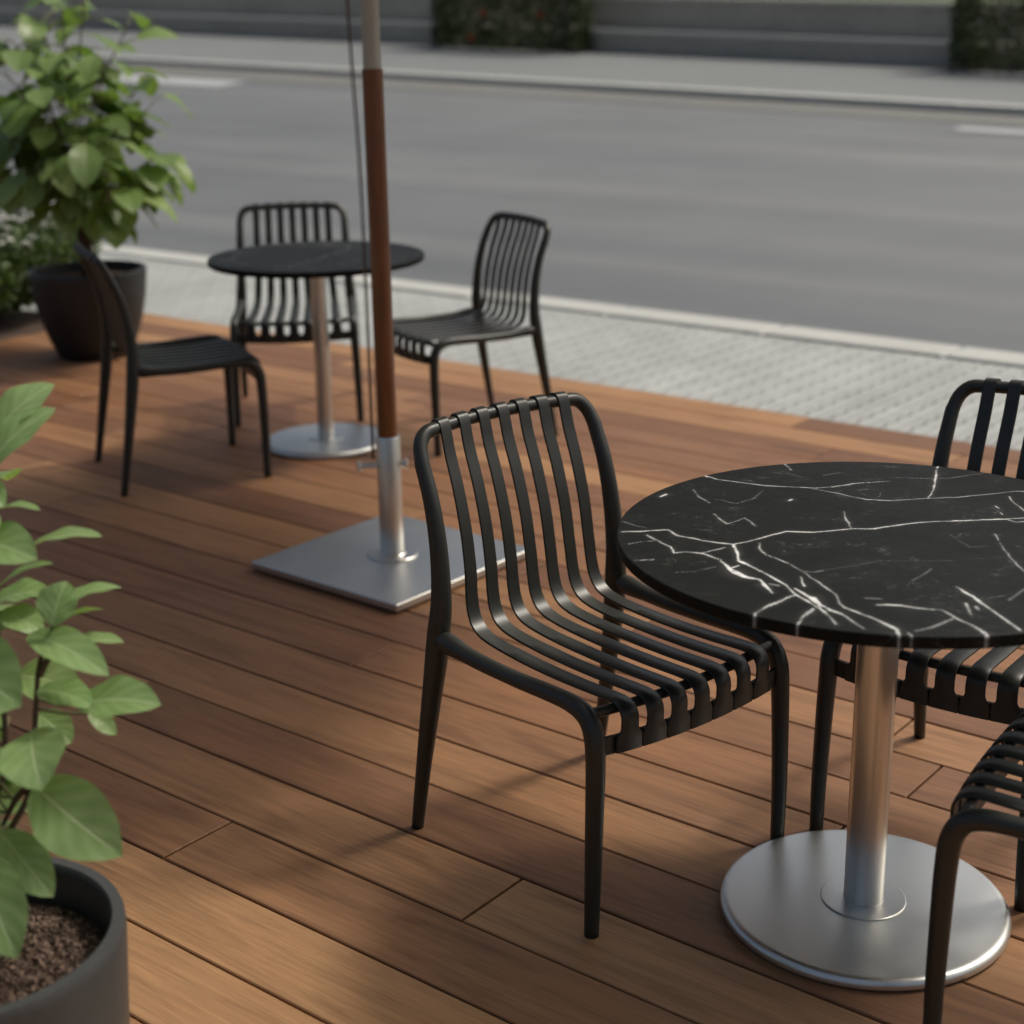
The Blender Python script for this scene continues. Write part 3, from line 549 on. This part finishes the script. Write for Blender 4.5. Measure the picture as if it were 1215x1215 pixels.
LEAVES = [([-1.8579, 1.1767, 1.0651], [-1.828, 1.2683, 1.1319], 0.0583, 0.6, 0.6), ([-1.8292, 1.1446, 1.0294], [-1.7962, 1.2434, 1.1077], 0.0597, 0.7, 0.4), ([-1.8445, 1.1459, 0.9638], [-1.7454, 1.1688, 0.9906], 0.0343, 1, -0.1), ([-1.791, 1.1702, 0.9188], [-1.6825, 1.217, 0.9528], 0.039, 1, 0.12), ([-1.822, 1.1148, 0.9427], [-1.7122, 1.1327, 0.936], 0.0676, 0.6, 0.7), ([-1.8298, 1.1418, 0.8597], [-1.7604, 1.189, 0.905], 0.0302, 1, 0.05), ([-1.7398, 1.1819, 0.8475], [-1.6957, 1.251, 0.8646], 0.0314, 1, 0.15), ([-1.711, 1.1455, 0.8338], [-1.7238, 1.1831, 0.8851], 0.057, 0.5, 0.9), ([-1.7348, 1.1609, 0.8195], [-1.6938, 1.2169, 0.8432], 0.0323, 0.8, -0.4), ([-1.7425, 1.18, 0.7825], [-1.664, 1.2229, 0.7998], 0.0349, 1, 0.1), ([-1.7678, 1.1436, 0.8086], [-1.6111, 1.1536, 0.7901], 0.0568, 0.8, 0.5), ([-1.7959, 1.0403, 0.8082], [-1.6624, 1.0496, 0.7674], 0.1108, 0.4, 1), ([-1.7272, 1.1226, 0.7438], [-1.6418, 1.1475, 0.7366], 0.0546, 1, 0.3), ([-1.6736, 1.1457, 0.7286], [-1.5649, 1.198, 0.7425], 0.0702, 0.8, 0.45), ([-1.6756, 1.163, 0.709], [-1.6407, 1.1794, 0.6809], 0.0253, 0.6, 0.5), ([-1.6994, 1.0883, 0.7046], [-1.613, 1.0352, 0.6686], 0.0909, 0.35, 1), ([-1.6929, 1.0769, 0.631], [-1.5401, 1.0929, 0.5689], 0.0985, 0.35, 1), ([-1.7128, 1.08, 0.5463], [-1.6389, 1.0929, 0.532], 0.0345, 0.9, 0.2), ([-1.7338, 1.043, 0.5624], [-1.6312, 1.045, 0.4985], 0.0636, 0.5, 0.7), ([-1.7183, 0.9989, 0.5558], [-1.6, 0.9605, 0.4611], 0.0862, 0.4, 0.9), ([-1.8651, 1.1548, 0.8289], [-1.7948, 1.2053, 0.848], 0.0593, 0.9, 0.2), ([-1.8453, 1.1539, 0.821], [-1.7758, 1.1745, 0.8015], 0.0471, 0.7, 0.4), ([-1.8522, 1.1726, 0.7161], [-1.7619, 1.2135, 0.7054], 0.0723, 0.5, 0.6), ([-1.7475, 1.1002, 0.565], [-1.8096, 1.0731, 0.5541], 0.0306, 0.8, 0.3), ([-1.8098, 1.1244, 0.6798], [-1.8407, 1.0862, 0.6468], 0.071, 0.6, 0.5), ([-1.8642, 1.1537, 1.0213], [-1.7988, 1.1509, 0.9855], 0.0345, 0.8, 0.3), ([-1.7865, 1.1568, 0.6806], [-1.7339, 1.1706, 0.6446], 0.0475, 0.5, 0.5), ([-1.8458, 1.0936, 0.5763], [-1.804, 1.1382, 0.6039], 0.06, 0.6, 0.5)]
lf = MB(); uv = []
sp = np.concatenate([spline(np.array(s_), 6) for s_ in STEMS])
for B, T, w, ka, kb in LEAVES:
    B = np.array(B); T = np.array(T); n = ka*UP-kb*CAMF
    leaf(lf, uv, B-A0, T-A0, n, w, 14, 8, .16, .05, .20, .07)
    q = sp[np.argmin(np.linalg.norm(sp-B, axis=1))]
    if np.linalg.norm(q-B) < .14: st.sweep(spline([q-A0, (q+B)/2-A0+np.array([0, 0, -.004]), B-A0], 4), [.0022]*9, 6, mi=1)
i = 0
while i < 135:
    base = sp[rng.integers(6, len(sp))].copy()
    d = rng.normal(size=3); d[2] = abs(d[2])*.35-.05; d /= np.linalg.norm(d); ln = rng.uniform(.09, .15)
    pt = rng.uniform(.01, .05); B = base+d*pt; T = B+d*ln+np.array([0, 0, -.02])
    if max((B-A0-.42*UP)@CAMR, (T-A0-.42*UP)@CAMR) > .05 or base[2] < .45: continue
    if T[2] < .44 and np.hypot(*(T-A0)[:2]) > .16: continue
    n = UP*.8+rng.normal(size=3)*.3
    leaf(lf, uv, B-A0, T-A0, n, ln*rng.uniform(.5, .65), 10, 6, .16, .15, .2, .06)
    st.sweep([base-A0, B-A0], [.002, .0018], 6, mi=1); i += 1
st.build('stem', [M['stem'], M['twig']], pa); lf.build('foliage', M['leaf'], pa, uv=uv)

# far plant in the rounded black planter
B0 = np.array([-6.46, 4.755, 0]); Rp = .285
pb = planter('potted_plant', B0[:2], [(.10, 0), (.165, .004), (.185, .02), (.215, .09), (.248, .19), (.272, .30), (Rp, .41), (Rp, .428), (Rp-.004, .436), (Rp-.018, .438), (Rp-.024, .432), (Rp-.028, .36)], M['potd'],
             'tall broad leaved plant in a rounded black planter at the back corner of the deck', Rp-.03, .385, 150)
st = MB(); lf = MB(); uv = []; nodes = []
for kx in range(20):
    t = kx*2.399; zz = -.72+1.72*(kx+.5)/20; q = math.sqrt(max(.05, 1-min(1, abs(zz))**2))
    b0 = np.array([.03*math.cos(t), .03*math.sin(t), .38]); e = np.array([.045+.385*q*math.cos(t), .37*q*math.sin(t), 1.19+.54*min(zz, .95)])
    k1 = np.array([.12*e[0], .12*e[1], .38+.45*(e[2]-.38)]); k2 = np.array([.5*e[0], .5*e[1], .38+.78*(e[2]-.38)])
    P = spline([b0, k1, k2, e], 8)
    st.sweep(P, np.linspace(.012 if kx % 5 == 0 else .007, .003, len(P)), 8)
    for p_ in P[12:]: nodes.append((p_, np.array([math.cos(t), math.sin(t), 0])))
for i in range(255):
    base, out = nodes[rng.integers(len(nodes))]
    a_ = rng.uniform(0, 6.28); d = np.array([math.cos(a_), math.sin(a_), 0])+out*.55; hgt = (base[2]-.6)/1.3
    d /= np.linalg.norm(d); d[2] = rng.normal(.25, .25)
    if base[2] < .62: continue
    pt = rng.uniform(.04, .13); B = base+d*pt; ln = rng.uniform(.15, .245)*(1-.25*max(0, hgt-.6))
    dr = np.array([d[0], d[1], -rng.uniform(.1, 1.5)*(1-.55*hgt)+.25*hgt]); dr /= np.linalg.norm(dr); T = B+dr*ln
    n = UP*.8+np.array([d[0], d[1], 0])*.8+rng.normal(size=3)*.22
    leaf(lf, uv, B, T, n, ln*rng.uniform(.60, .74), 9, 6, .14, .1, .16, .05)
    st.sweep(spline([base, base+d*pt*.6+np.array([0, 0, .01]), B], 3), [.0028]*7, 5, mi=1)
st.build('stem', [M['stem'], M['twig']], pb); lf.build('foliage', M['leafd'], pb, uv=uv)

def foliage_clump(name, m, parent, n, sampler, size, nu=4, nv=2):
    mb = MB(); uvs = []
    for _ in range(n):
        p_, nn_ = sampler(); d = rng.normal(size=3)+nn_*.8; d /= np.linalg.norm(d); l = size*rng.uniform(.6, 1.3)
        leaf(mb, uvs, p_, p_+d*l, nn_+rng.normal(size=3)*.5, l*.5, nu, nv, .1, .1, .2, 0)
    return mb.build(name, m, parent, uv=uvs)
# flowering shrubs on the bed beside the deck
def shrub(x, y, rx, ry, h, label, nfl, n):
    r = empty('flowering_shrub', (x, y, -.012), 0, label, 'shrub', 'white flowered shrubs in the planting bed')
    lump = [(rng.uniform(-.6, .6)*rx, rng.uniform(-.6, .6)*ry, rng.uniform(.35, .75)*h, rng.uniform(.35, .5)) for _ in range(9)]
    def smp():
        cx, cy, cz, q = lump[rng.integers(len(lump))]; v = rng.normal(size=3); v /= np.linalg.norm(v); k_ = rng.uniform(.45, 1)**.5
        p_ = np.array([cx+v[0]*q*rx*k_, cy+v[1]*q*ry*k_, max(.02, cz+v[2]*q*h*.75*k_)]); p_[2] = min(p_[2], h*1.1); return p_, v*.6+UP*.5
    foliage_clump('foliage', M['shrub'], r, n, smp, .06)
    s2 = MB()
    for _ in range(14):
        q = smp()[0]; s2.sweep(spline([(q[0]*.25, q[1]*.25, 0), (q[0]*.5, q[1]*.5, q[2]*.5), tuple(q)], 4), np.linspace(.007, .003, 9), 6)
    s2.build('stem', M['stem'], r)
    for _ in range(nfl):
        q = smp()[0]; q[2] = h*rng.uniform(.9, 1.25); R = rng.uniform(.022, .034)
        MB().sweep([(q[0]*.9, q[1]*.9, h*.55), tuple(q)], .0025, 5).build('flower_stalk', M['twig'], r)
        fl = MB()
        for j in range(11):
            t_ = j*2.399; e_ = .2+.06*j; v = np.array([math.cos(t_), math.sin(t_), e_]); v /= np.linalg.norm(v); uu = []
            leaf(fl, uu, q, q+v*R*1.25, UP+rng.normal(size=3)*.2, R*1.1, 4, 2, .2, 0, .2, 0)
        fl.build('flower', M['white'], r)
    return r
shrub(-7.74, 5.02, .56, .62, .45, 'dense dark green shrub left of the rounded black planter, at the deck edge', 26, 6500)
shrub(-8.50, 5.80, .46, .50, .40, 'looser shrub with more white flowers, farther back behind the rounded black planter', 40, 4200)

# ------------------------------------------------------------------ far garden wall and its hedges
gw = empty('garden_wall', (-15, WF, 0), 0, 'long grey concrete garden wall with a stepped ledge across the street', 'wall')
def slab(y0, y1, h0, h1, m, name, x0=-78, x1=38, bev=.012):
    mb = MB(); xs = np.linspace(x0, x1, 60); V = []
    for x in xs: V += [(x+15, y0-WF, zwall(x)+h0), (x+15, y0-WF, zwall(x)+h1), (x+15, y1-WF, zwall(x)+h1), (x+15, y1-WF, zwall(x)+h0)]
    F = [(4*i+j, 4*i+4+j, 4*i+4+(j+1) % 4, 4*i+(j+1) % 4) for i in range(len(xs)-1) for j in range(4)]+[(0, 1, 2, 3), tuple(4*(len(xs)-1)+j for j in (3, 2, 1, 0))]
    return mb.add(V, F, 0, True).build(name, m, gw, bevel=0)
slab(WF, WF+.50, -.4, .33, M['wall'], 'lower_tier'); slab(WF-.03, WF+.50, .333, .40, M['ledge'], 'ledge')
slab(WF+.50, WF+.85, -.4, .90, M['wall'], 'upper_tier'); slab(WF+.46, WF+.90, .903, .965, M['ledge'], 'coping')
def hedge(x0, x1, label, h, fls):
    r = empty('hedge', ((x0+x1)/2, WF-.28, zwall((x0+x1)/2)), 0, label, 'hedge', 'dark hedges before the garden wall')
    w = (x1-x0)/2; sl = -.034
    def smp():
        v = np.array([rng.uniform(-1, 1), rng.uniform(-1, 1), rng.uniform(0, 1)])
        k_ = rng.integers(0, 4)
        if k_ == 0: v[0] = np.sign(v[0])
        elif k_ < 3: v[1] = -1
        else: v[2] = 1
        j = 1+.10*rng.normal()
        p_ = np.array([v[0]*w*min(1.02, j), v[1]*.24*j, v[2]*h*min(1.05, j)+v[0]*w*sl+.02])
        return p_, np.array([0, -.6, .5])
    foliage_clump('foliage', M['hedge'], r, 6500, smp, .10)
    core = MB(); core.sweep([(-w*.9, 0, h*.45-w*sl*.9), (0, 0, h*.47), (w*.9, 0, h*.45+w*sl*.9)], .17, 10); 
    s2 = MB()
    for q in np.linspace(-w*.9, w*.9, 12): s2.sweep([(q, 0, -.03+q*sl), (q+.05, .03, h*.8+q*sl)], [.02, .008], 6)
    s2.build('stem', M['stem'], r)
    for fx, fz in fls:
        q = np.array([fx*w, -.27, fz*h+fx*w*sl]); fl = MB()
        for j in range(14):
            v = rng.normal(size=3); v /= np.linalg.norm(v); uu = []
            leaf(fl, uu, q, q+v*.085, rng.normal(size=3), .07, 4, 2, .2, 0, .2, 0)
        fl.build('flower', M['orange'], r)
    return r
hedge(-20.45, -17.15, 'dark hedge with orange flowers before the wall, right of the umbrella pole', 1.5, [(-.42, .12), (-.25, .42), (.55, .42), (.1, .75)])
hedge(-10.05, -6.0, 'dark hedge before the wall at the upper right corner', 1.5, [(-.33, .62), (-.1, .2), (.5, .5)])

# ------------------------------------------------------------------ light, camera
w = bpy.data.worlds.new('World'); S.world = w; w.use_nodes = True; nt = w.node_tree
sky = nt.nodes.new('ShaderNodeTexSky'); sky.sky_type = 'NISHITA'; sky.sun_disc = False
EL = math.radians(54); AZ = math.atan2(.48, .877)
sky.sun_elevation = EL; sky.sun_rotation = AZ; sky.air_density = .7; sky.dust_density = 7.0; sky.ozone_density = .3
bg = nt.nodes['Background']; L(nt, mixc(nt, 1., sky.outputs[0], (.97, 1.0, .955), 'MULTIPLY'), bg.inputs[0]); bg.inputs[1].default_value = .13
sd = bpy.data.lights.new('sun', 'SUN'); sd.energy = 2.2; sd.angle = math.radians(8); sd.color = (1, .955, .87)
so = bpy.data.objects.new('sun', sd); C.objects.link(so); so.location = (4, 6, 12)
v = Vector((math.sin(AZ)*math.cos(EL), math.cos(AZ)*math.cos(EL), math.sin(EL))); so.rotation_euler = v.to_track_quat('Z', 'Y').to_euler()

cd = bpy.data.cameras.new('camera'); co = bpy.data.objects.new('camera', cd); C.objects.link(co)
from mathutils import Matrix
R_ = Matrix(((CAMR[0], CAMU[0], -CAMF[0]), (CAMR[1], CAMU[1], -CAMF[1]), (CAMR[2], CAMU[2], -CAMF[2])))
co.matrix_world = Matrix.Translation((0, 0, 1.61232)) @ R_.to_4x4()
cd.sensor_width = 36; cd.lens = 1855.62/1215*36; cd.clip_end = 3000; cd.clip_start = .05
cd.dof.use_dof = True; cd.dof.focus_distance = 2.95; cd.dof.aperture_fstop = 2.7
S.camera = co
S.view_settings.view_transform = 'Standard'; S.view_settings.look = 'None'; S.view_settings.exposure = -.1; S.view_settings.gamma = 1
